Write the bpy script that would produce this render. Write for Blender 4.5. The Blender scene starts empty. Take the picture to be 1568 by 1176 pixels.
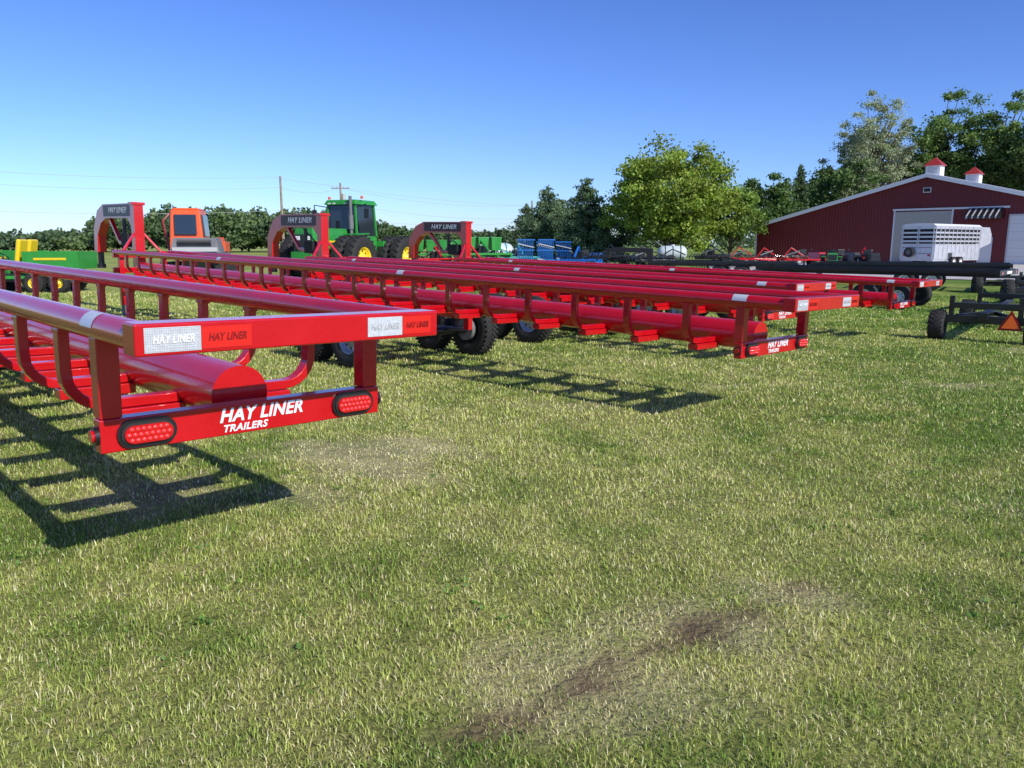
import bpy, math, random
import numpy as np
from mathutils import Vector, Matrix
rng=np.random.default_rng(7); random.seed(7)
scene=bpy.context.scene
COL=scene.collection
R=math.radians

# ------------------------------------------------------------ noise / terrain
def vn(x,y,s=0):
    xi=np.floor(x); yi=np.floor(y); fx=x-xi; fy=y-yi
    fx=fx*fx*(3-2*fx); fy=fy*fy*(3-2*fy)
    def h(a,b):
        v=np.sin(a*127.1+b*311.7+s*74.7)*43758.5453
        return v-np.floor(v)
    return (h(xi,yi)*(1-fx)+h(xi+1,yi)*fx)*(1-fy)+(h(xi,yi+1)*(1-fx)+h(xi+1,yi+1)*fx)*fy
def fbm(x,y,s=0,o=4):
    v=0;a=.5;t=0
    for i in range(o):
        v=v+a*vn(x*2**i,y*2**i,s+i*3.1); t+=a; a*=.5
    return v/t
def sstep(a,b,x):
    t=np.clip((x-a)/(b-a),0,1); return t*t*(3-2*t)
def gz(x,y):
    x=np.asarray(x,float); y=np.asarray(y,float)
    C=.704*x+.71*y; r=np.hypot(x,y)
    z=-.02*(C-4)*(1-sstep(16,40,r))
    z=z+.02*(fbm(x*.5,y*.5,9,2)-.5)*(1-sstep(20,40,r))
    return z
def gzf(x,y): return float(gz(x,y))
def rutmask(x,y):
    ax,ay,bx,by=-.15,2.0,1.22,3.17
    dx,dy=bx-ax,by-ay; L2=dx*dx+dy*dy
    t=np.clip(((x-ax)*dx+(y-ay)*dy)/L2,0,1)
    wob=(fbm(x*6,y*6,21,3)-.5)*.34+(fbm(x*25,y*25,27,2)-.5)*.12
    d=np.hypot(x-ax-dx*t,y-ay-dy*t)+wob
    m=(1-sstep(-.02,.15,d))*(.40+.85*fbm(x*9,y*9,29,2))
    return np.clip(m,0,.95)
def drymask(x,y):
    m=np.zeros_like(x)
    for (cx,cy,rx,ry,st) in [(.25,2.35,.6,.32,.6),(.75,2.8,.55,.32,.6),(1.15,3.1,.4,.22,.6),(-1.0,5.3,.85,.9,.85),(-2.1,4.3,.6,.5,.6),(5.2,8.8,.7,.35,.7),(2.4,8.6,.35,.3,.5),(-1.2,4.4,.45,.4,.5),(.4,7.3,.6,.3,.35),(8.5,12.5,.9,.5,.4),(3.2,4.3,.8,.3,.25)]:
        d=np.hypot((x-cx)/rx,(y-cy)/ry)+(fbm(x*3,y*3,33,3)-.5)*1.1
        m=np.maximum(m,st*(1-sstep(.3,1.1,d)))
    return m

# ------------------------------------------------------------ materials
MC={}
def mat(name,col,rough=.5,metal=0.,coat=0.,var=.0,vscale=3.,bump=0.,bscale=40.,spec=.5):
    if name in MC: return MC[name]
    m=bpy.data.materials.new(name); m.use_nodes=True; nt=m.node_tree; b=nt.nodes['Principled BSDF']
    b.inputs['Base Color'].default_value=(*col,1); b.inputs['Roughness'].default_value=rough
    b.inputs['Metallic'].default_value=metal; b.inputs['Coat Weight'].default_value=coat
    b.inputs['Coat Roughness'].default_value=.06
    b.inputs['Specular IOR Level'].default_value=spec
    tc=nt.nodes.new('ShaderNodeTexCoord')
    if var>0:
        n=nt.nodes.new('ShaderNodeTexNoise'); n.inputs['Scale'].default_value=vscale; n.inputs['Detail'].default_value=6
        nt.links.new(tc.outputs['Object'],n.inputs['Vector'])
        mp=nt.nodes.new('ShaderNodeMapRange'); mp.inputs[1].default_value=.3; mp.inputs[2].default_value=.7
        mp.inputs[3].default_value=1-var; mp.inputs[4].default_value=1+var*.6
        nt.links.new(n.outputs['Fac'],mp.inputs[0])
        vm=nt.nodes.new('ShaderNodeVectorMath'); vm.operation='SCALE'; vm.inputs[0].default_value=col
        nt.links.new(mp.outputs[0],vm.inputs['Scale']); nt.links.new(vm.outputs[0],b.inputs['Base Color'])
        mr=nt.nodes.new('ShaderNodeMapRange'); mr.inputs[1].default_value=.3; mr.inputs[2].default_value=.7
        mr.inputs[3].default_value=rough*.8; mr.inputs[4].default_value=min(1,rough*1.3)
        nt.links.new(n.outputs['Fac'],mr.inputs[0]); nt.links.new(mr.outputs[0],b.inputs['Roughness'])
    if bump>0:
        n2=nt.nodes.new('ShaderNodeTexNoise'); n2.inputs['Scale'].default_value=bscale
        nt.links.new(tc.outputs['Object'],n2.inputs['Vector'])
        bp=nt.nodes.new('ShaderNodeBump'); bp.inputs['Strength'].default_value=bump; bp.inputs['Distance'].default_value=.01
        nt.links.new(n2.outputs['Fac'],bp.inputs['Height']); nt.links.new(bp.outputs[0],b.inputs['Normal'])
    MC[name]=m; return m
def attrmat(name,trans=.3,rough=.5):
    m=bpy.data.materials.new(name); m.use_nodes=True; nt=m.node_tree; b=nt.nodes['Principled BSDF']
    a=nt.nodes.new('ShaderNodeAttribute'); a.attribute_name='col'
    b.inputs['Roughness'].default_value=rough; b.inputs['Specular IOR Level'].default_value=.35
    nt.links.new(a.outputs['Color'],b.inputs['Base Color'])
    tr=nt.nodes.new('ShaderNodeBsdfTranslucent')
    mul=nt.nodes.new('ShaderNodeVectorMath'); mul.operation='MULTIPLY'; mul.inputs[1].default_value=(1.2,1.25,.6)
    nt.links.new(a.outputs['Color'],mul.inputs[0]); nt.links.new(mul.outputs[0],tr.inputs['Color'])
    mx=nt.nodes.new('ShaderNodeMixShader'); mx.inputs[0].default_value=trans
    nt.links.new(b.outputs[0],mx.inputs[1]); nt.links.new(tr.outputs[0],mx.inputs[2])
    nt.links.new(mx.outputs[0],nt.nodes['Material Output'].inputs['Surface'])
    return m
RED=mat('red_gloss_paint',(.53,.003,.010),.25,coat=.55,var=.10,vscale=5,bump=.02,bscale=120)
BLK=mat('black_paint',(.012,.012,.014),.35,coat=.3,var=.15)
RUB=mat('tire_rubber',(.022,.021,.02),.8,var=.3,vscale=9,bump=.2)
RIMS=mat('steel_wheel_grey',(.42,.43,.45),.4,metal=.3)
RIMW=mat('wheel_white',(.7,.7,.7),.4)
SILV=mat('reflective_silver',(.62,.64,.66),.35,metal=.2,var=.15,vscale=60)
STKR=mat('red_reflective_sticker',(.66,.015,.008),.35)
DRED=mat('dark_red_print',(.24,.004,.004),.4)
WHT=mat('white_print',(.8,.8,.8),.5)
LENS=mat('red_lens',(.55,.005,.01),.12,coat=1)
LENS2=mat('red_led',(.9,.05,.05),.15,coat=1)
MAROON=mat('dark_decal',(.05,.006,.012),.4)
GREEN=mat('green_machine_paint',(.03,.27,.04),.35,coat=.3,var=.12)
YEL=mat('yellow_machine_paint',(.80,.56,.015),.4,coat=.2)
ORG=mat('orange_paint',(.80,.11,.02),.4,coat=.2,var=.1)
GRY=mat('grey_machine',(.16,.16,.165),.55,var=.2)
LGRY=mat('light_grey',(.45,.45,.45),.5)
GLASS=mat('dark_glass',(.02,.03,.035),.06,spec=.9)
TANK=mat('poly_tank',(.50,.56,.54),.4)
BLUE=mat('blue_paint',(.012,.12,.42),.4,coat=.2)
TEAL=mat('teal_paint',(.02,.28,.27),.4)
ALU=mat('aluminium_sheet',(.62,.63,.65),.35,metal=.45,var=.08)
DARK=mat('dark_interior',(.015,.015,.016),.8)
SMV=mat('smv_orange',(1.,.16,.02),.4)
BARK=mat('bark',(.10,.075,.055),.9,var=.4,vscale=4,bump=.6,bscale=12)
WOOD=mat('pole_wood',(.30,.23,.15),.85,var=.3,vscale=2)
LEAF=attrmat('foliage',.30,.6)
GRASSM=attrmat('grass_blades',.25,.42)

# ------------------------------------------------------------ mesh builder
class B:
    def __init__(s): s.V=[];s.F=[];s.M=[];s.S=[];s.mats=[]
    def mi(s,m):
        if m not in s.mats: s.mats.append(m)
        return s.mats.index(m)
    def add(s,v,f,m,sm=False):
        o=len(s.V); s.V+=[tuple(p) for p in v]; k=s.mi(m)
        for q in f:
            s.F.append([i+o for i in q]); s.M.append(k)
            s.S.append(sm if isinstance(sm,bool) else False)
    def box(s,c,d,m,rot=None,taper=None):
        x,y,z=[a/2 for a in d]
        v=[Vector((sx*x,sy*y,sz*z)) for sz in(-1,1) for sy in(-1,1) for sx in(-1,1)]
        if taper:
            for i in range(4,8): v[i].x*=taper[0]; v[i].y*=taper[1]
        if rot is not None: v=[rot@p for p in v]
        v=[p+Vector(c) for p in v]
        s.add(v,[(0,2,3,1),(4,5,7,6),(0,1,5,4),(2,6,7,3),(0,4,6,2),(1,3,7,5)],m)
    def bx(s,x0,x1,y0,y1,z0,z1,m): s.box(((x0+x1)/2,(y0+y1)/2,(z0+z1)/2),(abs(x1-x0),abs(y1-y0),abs(z1-z0)),m)
    def cyl(s,p0,p1,r0,m,r1=None,seg=16,caps=True):
        p0=Vector(p0);p1=Vector(p1); r1=r0 if r1 is None else r1
        d=(p1-p0).normalized(); a=d.orthogonal().normalized(); b=d.cross(a)
        v=[];n=seg
        for p,r in((p0,r0),(p1,r1)):
            for i in range(n):
                t=2*math.pi*(i+.5)/n; v.append(p+a*math.cos(t)*r+b*math.sin(t)*r)
        s.add(v,[(i,(i+1)%n,n+(i+1)%n,n+i) for i in range(n)],m,True)
        if caps: s.add(v,[tuple(range(n-1,-1,-1)),tuple(range(n,2*n))],m)
    def lathe(s,c,ax,prof,m,seg=28):
        c=Vector(c);d=Vector(ax).normalized();a=d.orthogonal().normalized();b=d.cross(a)
        v=[];n=seg
        for (h,r) in prof:
            for i in range(n):
                t=2*math.pi*i/n; v.append(c+d*h+a*math.cos(t)*r+b*math.sin(t)*r)
        f=[]
        for k in range(len(prof)-1):
            for i in range(n): f.append((k*n+i,k*n+(i+1)%n,(k+1)*n+(i+1)%n,(k+1)*n+i))
        s.add(v,f,m,True)
    def prism(s,pts,o,ax,ay,depth,m,sm=False):
        o=Vector(o);ax=Vector(ax);ay=Vector(ay);dv=Vector(depth);n=len(pts)
        v=[o+ax*p[0]+ay*p[1] for p in pts]; v+= [p+dv for p in v]
        s.add(v,[tuple(range(n)),tuple(range(2*n-1,n-1,-1))],m)
        s.add(v,[(i,n+i,n+(i+1)%n,(i+1)%n) for i in range(n)],m,sm)
    def sweep(s,path,side,w,th,m):
        P=[Vector(p) for p in path]; sd=Vector(side).normalized(); v=[];f=[]
        for i,p in enumerate(P):
            t=(P[min(i+1,len(P)-1)]-P[max(i-1,0)]).normalized(); nn=t.cross(sd).normalized()
            v+=[p+sd*w/2+nn*th/2,p-sd*w/2+nn*th/2,p-sd*w/2-nn*th/2,p+sd*w/2-nn*th/2]
        for i in range(len(P)-1):
            for k in range(4): f.append((i*4+k,i*4+(k+1)%4,i*4+4+(k+1)%4,i*4+4+k))
        f+=[(3,2,1,0),tuple(len(P)*4-4+k for k in range(4))]
        s.add(v,f,m)
    def wheel(s,c,ax,Rr,W,rimm,seg=32,rim=.52,lug=0):
        h=W/2; r=Rr
        prof=[(-h*.8,r*rim),(-h,r*(rim+.12)),(-h,r*.86),(-h*.85,r*.96),(-h*.6,r),(h*.6,r),(h*.85,r*.96),(h,r*.86),(h,r*(rim+.12)),(h*.8,r*rim)]
        s.lathe(c,ax,prof,RUB,seg)
        q=rim*r
        s.lathe(c,ax,[(h*.8,q*1.04),(h*.84,q),(h*.45,q*.9),(h*.3,q*.8),(h*.42,q*.45),(h*.6,q*.38),(h*.62,q*.3),(h*1.0,q*.27),(h*1.0,.001)],rimm,seg)
        s.lathe(c,ax,[(-h*.8,q*1.04),(-h*.5,q*.8),(-h*.5,.001)],DARK,16)
        d=Vector(ax).normalized();a=d.orthogonal().normalized();b=d.cross(a);C=Vector(c)
        for i in range(8):
            t=i*math.pi/4; p=C+a*math.cos(t)*q*.66+b*math.sin(t)*q*.66
            s.cyl(p+d*h*.30,p+d*h*.39,q*.09,DARK,seg=8)
            p=C+a*math.cos(t+.4)*q*.36+b*math.sin(t+.4)*q*.36
            s.cyl(p+d*h*.5,p+d*h*.72,q*.035,LGRY,seg=6)
        n=lug if lug else 0
        for i in range(n):
            t=2*math.pi*i/n
            for sg in(-1,1):
                tt=t+(0 if sg<0 else math.pi/n)
                rad=a*math.cos(tt)+b*math.sin(tt); tan=-a*math.sin(tt)+b*math.cos(tt)
                rot=Matrix((( *(d*1),),( *tan,),( *rad,))).transposed()@Matrix.Rotation(sg*.6,3,'Z')
                s.box(C+rad*r*1.0+d*sg*h*.48,(h*1.05,r*.07,r*.05),RUB,rot=rot)
    def obj(s,name,parent=None,bevel=0,bseg=2):
        me=bpy.data.meshes.new(name); me.from_pydata(s.V,[],s.F); 
        for m in s.mats: me.materials.append(m)
        me.polygons.foreach_set('material_index',s.M); me.polygons.foreach_set('use_smooth',s.S)
        me.update()
        o=bpy.data.objects.new(name,me); COL.objects.link(o)
        if parent: o.parent=parent
        if bevel:
            bm=o.modifiers.new('bevel','BEVEL'); bm.width=bevel; bm.segments=bseg; bm.limit_method='ANGLE'; bm.angle_limit=R(50); bm.harden_normals=False
        return o
def empty(name,x=0,y=0,z=0,head=0,M=None):
    e=bpy.data.objects.new(name,None); COL.objects.link(e); e.empty_display_size=.3
    if M is not None: e.matrix_world=M
    else: e.location=(x,y,z); e.rotation_euler=(0,0,-R(head))
    return e
def text(name,body,parent,o,ax,ay,size,m,shear=.25,off=.0,width=None,align='CENTER'):
    cu=bpy.data.curves.new(name,'FONT'); cu.body=body; cu.size=size; cu.shear=shear; cu.offset=off; cu.extrude=.0012
    cu.align_x=align; cu.align_y='CENTER'; cu.resolution_u=3; cu.space_character=1.06
    cu.materials.append(m)
    ob=bpy.data.objects.new(name,cu); COL.objects.link(ob); ob.parent=parent
    ax=Vector(ax);ay=Vector(ay);n=ax.cross(ay)
    ob.matrix_local=Matrix(((ax.x,ay.x,n.x,o[0]),(ax.y,ay.y,n.y,o[1]),(ax.z,ay.z,n.z,o[2]),(0,0,0,1)))
    if width:
        bpy.context.view_layer.update(); w=ob.dimensions.x
        if w>0: ob.scale=(width/w,1,1)
    return ob
def stadium(w,h,n=8):
    r=h/2; a=w/2-r; p=[]
    for i in range(n+1):
        t=-math.pi/2+math.pi*i/n; p.append((a+r*math.cos(t),r*math.sin(t)))
    for i in range(n+1):
        t=math.pi/2+math.pi*i/n; p.append((-a+r*math.cos(t),r*math.sin(t)))
    return p

# ------------------------------------------------------------ hay trailers
HD=45.25
fx,fy=-math.sin(R(HD)),math.cos(R(HD)); cx,cy=math.cos(R(HD)),math.sin(R(HD))
LB=.43
def hay_trailer(O,pitch,roll,L,wh,detail=True):
    p=R(pitch)
    f=Vector((fx*math.cos(p),fy*math.cos(p),math.sin(p))); c=Vector((cx,cy,-roll)).normalized()
    c=(c-f*c.dot(f)).normalized(); u=c.cross(f)
    M=Matrix(((c.x,f.x,u.x,O[0]),(c.y,f.y,u.y,O[1]),(c.z,f.z,u.z,O[2]),(0,0,0,1)))
    e=empty('hay_trailer',M=M)
    def gw(t,s):
        q=M@Vector((t,s,0)); return gzf(q.x,q.y)-q.z
    seg=24 if detail else 14
    b=B()
    for sg in(-1,1):
        b.cyl((sg*.585,.105,-.055),(sg*.585,L,-.055),.055,RED,seg=seg)
    b.obj('top_rails',e)
    b=B(); b.bx(-.64,.64,0,.11,-.11,0,RED); b.bx(-.64,.64,L-.1,L,-.17,-.06,RED); b.obj('crossbars',e,.007,3)
    b=B(); b.bx(-.63,.63,LB,LB+.07,-.53,-.40,RED)
    for sg in(-1,1): b.bx(sg*.545,sg*.625,LB+.004,LB+.084,-.399,-.09,RED)
    b.obj('light_bar_and_posts',e,.005,2)
    b=B(); b.cyl((0,LB+.16,-.395),(0,L+.1,-.395),.13,RED,seg=seg+8)
    b.bx(-.07,.07,LB+.071,LB+.16,-.50,-.42,RED); b.obj('main_tube',e)
    b=B(); n=int((L-1.2)/.64)
    for k in range(n+1):
        s=1.0+.64*k
        for sg in(-1,1):
            path=[(sg*.585,s,-.09),(sg*.585,s,-.20),(sg*.585,s,-.28)]
            for i in range(1,7):
                a=math.pi/2*i/6; path.append((sg*(.435+.15*math.cos(a)),s,-.30-.15*math.sin(a)))
            path.append((sg*.11,s,-.45))
            b.sweep(path,(0,1,0),.068,.045,RED)
            b.bx(sg*.09,sg*.45,s-.05,s+.05,-.53,-.476,RED)
            b.bx(sg*.56,sg*.61,s-.05,s+.05,-.125,-.105,RED)
    b.obj('cradle_ribs',e,.005 if detail else 0,2)
    b=B()
    Rw=.385
    ws=[gw(0,s)+Rw for s in wh]
    for s,w0 in zip(wh,ws):
        b.cyl((-.95,s,w0),(.95,s,w0),.055,BLK,seg=12)
        for sg in(-1,1):
            b.cyl((sg*.85,s,w0),(sg*.92,s,w0),.16,GRY,seg=16)
            for q in range(4): b.bx(sg*.50-.03,sg*.50+.03,s-.38+q*.07,s+.38-q*.07,w0+.05-q*.012,w0+.06-q*.012,GRY)
    s0,s1=wh[0]-.5,wh[-1]+.5
    for sg in(-1,1):
        b.bx(sg*.46,sg*.54,s0,s1,-.66,-.56,BLK if not detail else RED)
        for s in (s0+.05,(s0+s1)/2,s1-.05): b.bx(sg*.465,sg*.535,s-.05,s+.05,-.80,-.66,RED)
    for s in (s0+.1,(s0+s1)/2,s1-.1): b.bx(-.54,.54,s-.05,s+.05,-.56,-.532,RED)
    b.obj('running_gear',e,.004)
    b=B()
    for s in wh:
        for sg in(-1,1): b.wheel((sg*1.02,s,gw(sg*1.02,s)+Rw),(sg,0,0),Rw,.235,RIMS,lug=36 if detail else 0)
    b.obj('wheels',e)
    # gooseneck
    a=L+.12
    b=B()
    pts=[(a,1.0),(a+1.95,1.0),(a+2.35,.86),(a+2.66,.45),(a+2.7,-.12),(a+2.46,-.12),(a+2.42,.28),(a+2.15,.56),(a+1.8,.68),(a+.40,.68),(a+.2,.5),(a+.2,-.5),(a,-.5)]
    b.prism(pts,(-.10,0,0),(0,1,0),(0,0,1),(.20,0,0),RED)
    b.bx(-.14,.14,a-.02,a+.22,.96,1.02,RED)
    b.cyl((0,a+2.58,-.12),(0,a+2.58,-.42),.07,BLK); b.cyl((0,a+2.58,-.40),(0,a+2.58,-.50),.10,BLK)
    b.bx(-.6,.6,a-.08,a-.0,-.50,-.38,RED)
    for sg in(-1,1):
        g=gw(sg*.45,a-.05)
        b.bx(sg*.40,sg*.50,a-.15,a-.04,g+.25,-.02,RED); b.bx(sg*.415,sg*.485,a-.135,a-.055,g+.03,g+.3,GRY); b.bx(sg*.33,sg*.57,a-.22,a+.03,g,g+.03,GRY)
        b.sweep([(sg*.45,a-.1,-.1),(sg*.1,a+.05,.35)],(0,1,0),.06,.05,RED)
    b.bx(-.14,.14,a+.35,a+.75,.05,.35,DARK); b.sweep([(0,a+.18,.0),(0,a+1.2,.15),(0,a+1.75,.66)],(1,0,0),.08,.08,RED)
    b.cyl((.0,a+.9,.14),(.0,a+.9,.66),.045,BLK,seg=8); b.cyl((.05,a+.55,.35),(.05,a+1.1,.66),.018,BLK,seg=6)
    b.obj('gooseneck',e,.006)
    b=B(); b.bx(-.104,-.1005,a+.24,a+1.92,.72,.975,MAROON); b.bx(.1005,.104,a+.24,a+1.92,.72,.975,MAROON); b.obj('gooseneck_decal',e)
    text('gooseneck_lettering','HAY LINER',e,(-.107,a+1.0,.85),(0,-1,0),(0,0,1),.18,WHT,.2,.004,width=1.15)
    b=B(); y=LB+.0005
    for t in (-.462,.478):
        b.prism(stadium(.225,.113),(t,y,-.465),(1,0,0),(0,0,1),(0,-.014,0),BLK,True)
        b.prism(stadium(.20,.088),(t,y-.0125,-.465),(1,0,0),(0,0,1),(0,-.008,0),RUB,True)
        b.prism(stadium(.182,.070),(t,y-.0195,-.465),(1,0,0),(0,0,1),(0,-.012,0),LENS,True)
        if detail:
            for r_ in range(3):
                for q in range(8 if r_==1 else 7):
                    xx=t+(q-(3.5 if r_==1 else 3))*.0215; zz=-.465+(r_-1)*.0215
                    b.lathe((xx,y-.0315,zz),(0,-1,0),[(-.001,.0095),(.004,.0075),(.006,.001)],LENS2,8)
    for sg in(-1,1):
        b.cyl((sg*.63,LB+.035,-.465),(sg*.645,LB+.035,-.465),.036,BLK,seg=18); b.cyl((sg*.645,LB+.035,-.465),(sg*.655,LB+.035,-.465),.024,LENS,seg=14)
    b.obj('tail_lamps',e,.002)
    text('rear_lettering','HAY LINER',e,(.02,LB-.0015,-.447),(1,0,0),(0,0,1),.080,WHT,.28,.0024,width=.385)
    text('rear_lettering_small','TRAILERS',e,(-.06,LB-.0015,-.502),(1,0,0),(0,0,1),.042,WHT,.28,.0011,width=.20)
    b=B()
    y=-.0015
    b.bx(-.61,-.42,y-.001,y,-.098,-.014,SILV); b.bx(-.418,-.235,y-.001,y,-.095,-.018,STKR)
    b.bx(.27,.445,y-.001,y,-.095,-.016,SILV); b.bx(.447,.60,y-.001,y,-.093,-.018,STKR)
    if detail:
        for i in range(25):
            xx=-.606+i*.0076; b.bx(xx,xx+.0012,y-.0016,y-.0011,-.096,-.016,LGRY)
        for i in range(10):
            zz=-.094+i*.0085; b.bx(-.609,-.421,y-.0021,y-.0017,zz,zz+.001,LGRY)
    for sg in(-1,1):
        for s in (.42,5.0,10.0):
            if s>L: continue
            N=8; v=[];f=[]
            for ss in (s,s+.13):
                for i in range(N+1):
                    th=math.pi*(.98 if sg<0 else .02)+ (-1 if sg<0 else 1)*(math.pi*.42*i/N)-0
                    v.append((sg*.585+math.cos(th)*.0565,ss,-.055+math.sin(th)*.0565))
            f=[(i,i+1,N+2+i,N+1+i) for i in range(N)]
            b.add(v,f,SILV,True)
    b.obj('reflective_tape',e)
    text('sticker_lettering','HAY LINER',e,(-.325,-.004,-.056),(1,0,0),(0,0,1),.038,DRED,.25,.0008,width=.14)
    text('sticker_lettering','HAY LINER',e,(.525,-.004,-.056),(1,0,0),(0,0,1),.034,DRED,.25,.0008,width=.12)
    text('sticker_lettering','HAY LINER',e,(-.515,-.0048,-.056),(1,0,0),(0,0,1),.038,WHT,.25,.0006,width=.14)
    text('sticker_lettering','HAY LINER',e,(.357,-.004,-.056),(1,0,0),(0,0,1),.038,LGRY,.25,.0006,width=.14)
    return e
hay_trailer((-.779,2.946,1.23),1.0,.025,15.15,(5.5,6.4))
hay_trailer((2.66,6.454,1.076),1.2,.02,15.15,(5.5,6.4))
hay_trailer((4.12,10.45,1.0),1.1,.012,12.1,(4.3,5.2))
hay_trailer((7.55,13.95,.87),1.3,.01,12.3,(4.5,5.4),False)

# ------------------------------------------------------------ black flatbeds and running gear
def flatbed(x,y,head,L,zt,neck=True,W=2.2):
    e=empty('flatbed_trailer',x,y,0,head)
    g=gzf(x,y); b=B()
    for sg in(-1,1):
        X=sg*W*.28
        b.bx(X-.06,X+.06,0,L,zt-.04,zt-.025,BLK); b.bx(X-.01,X+.01,0,L,zt-.18,zt-.04,BLK); b.bx(X-.06,X+.06,0,L,zt-.195,zt-.18,BLK)
        b.bx(sg*W/2-.03,sg*W/2+.03,0,L,zt-.09,zt,BLK)
    n=int(L/.8)
    for i in range(n+1):
        s=i*L/n; b.bx(-W/2+.03,W/2-.03,s-.03,s+.03,zt-.10,zt-.045,BLK)
    b.bx(-W/2,W/2,-.08,-.0,zt-.14,zt-.01,BLK)
    if neck:
        b.prism([(L,zt-.2),(L,zt+.55),(L+1.8,zt+.6),(L+2.1,zt+.45),(L+2.1,zt+.1),(L+1.95,zt+.1),(L+1.9,zt+.4),(L+.3,zt+.35),(L+.15,zt-.2)],(-.08,0,0),(0,1,0),(0,0,1),(.16,0,0),BLK)
    else:
        for sg in(-1,1): b.sweep([(sg*W*.28,L,zt-.15),(0,L+1.4,zt-.35)],(0,0,1),.12,.07,BLK)
    b.bx(-.35,-.27,L-.2,L-.1,g,zt-.1,BLK); b.bx(.27,.35,L-.2,L-.1,g,zt-.1,BLK)
    b.obj('frame',e,.004)
    b=B()
    for s in (L*.36,L*.36+.9):
        for sg in(-1,1): b.wheel((sg*W*.42,s,g+.36),(sg,0,0),.36,.24,RIMW,24)
        b.cyl((-W*.4,s,g+.36),(W*.4,s,g+.36),.05,BLK)
    b.obj('wheels',e)
    b=B()
    for t in(-.9,.75): b.bx(t,t+.16,-.085,-.082,zt-.12,zt-.05,LENS)
    b.bx(-.3,.3,-.085,-.082,zt-.11,zt-.04,WHT); b.obj('lamps',e)
flatbed(13.1,20.6,-47,6.5,.86,False)
flatbed(17.6,27.5,-58,6.5,.86,False)
flatbed(12.0,33,-72,6,.80,True)
def running_gear(x,y,head,sgn=True,Lg=4.2,Rw=.27,W=1.5):
    e=empty('wagon_running_gear',x,y,gzf(x,y),head); b=B()
    b.bx(-.07,.07,-.3,Lg+.5,.42,.54,BLK)
    for s in(0,Lg):
        b.bx(-W/2+.1,W/2-.1,s-.07,s+.07,.33,.47,BLK); b.bx(-W/2+.2,W/2-.2,s-.06,s+.06,.60,.70,BLK)
        for sg in(-1,1):
            b.bx(sg*W*.36-.04,sg*W*.36+.04,s-.05,s+.05,.45,.82,BLK); b.sweep([(sg*W*.3,s,.45),(0,s+(.9 if s==0 else -.9),.48)],(0,0,1),.07,.06,BLK)
    b.sweep([(0,Lg+.4,.45),(0,Lg+2.0,.3)],(1,0,0),.1,.1,BLK)
    b.obj('frame',e,.004)
    b=B()
    for s in(0,Lg):
        for sg in(-1,1): b.wheel((sg*W/2,s,Rw),(sg,0,0),Rw,.26,BLK,28,rim=.5,lug=20)
    b.obj('wheels',e)
    if sgn:
        b=B(); b.prism([(-.2,-.17),(.2,-.17),(.0,.19)],(.42,-.2,.42),(1,0,0),(0,0,1),(0,.006,0),DRED); b.prism([(-.14,-.13),(.14,-.13),(.0,.12)],(.42,-.202,.415),(1,0,0),(0,0,1),(0,-.003,0),SMV)
        b.bx(.38,.46,-.193,.0,.36,.42,BLK)
        b.obj('slow_moving_sign',e,.0)
running_gear(8.55,13.9,38,True,Lg=3.6)
running_gear(15.6,23,20,False,Rw=.36)

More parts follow.
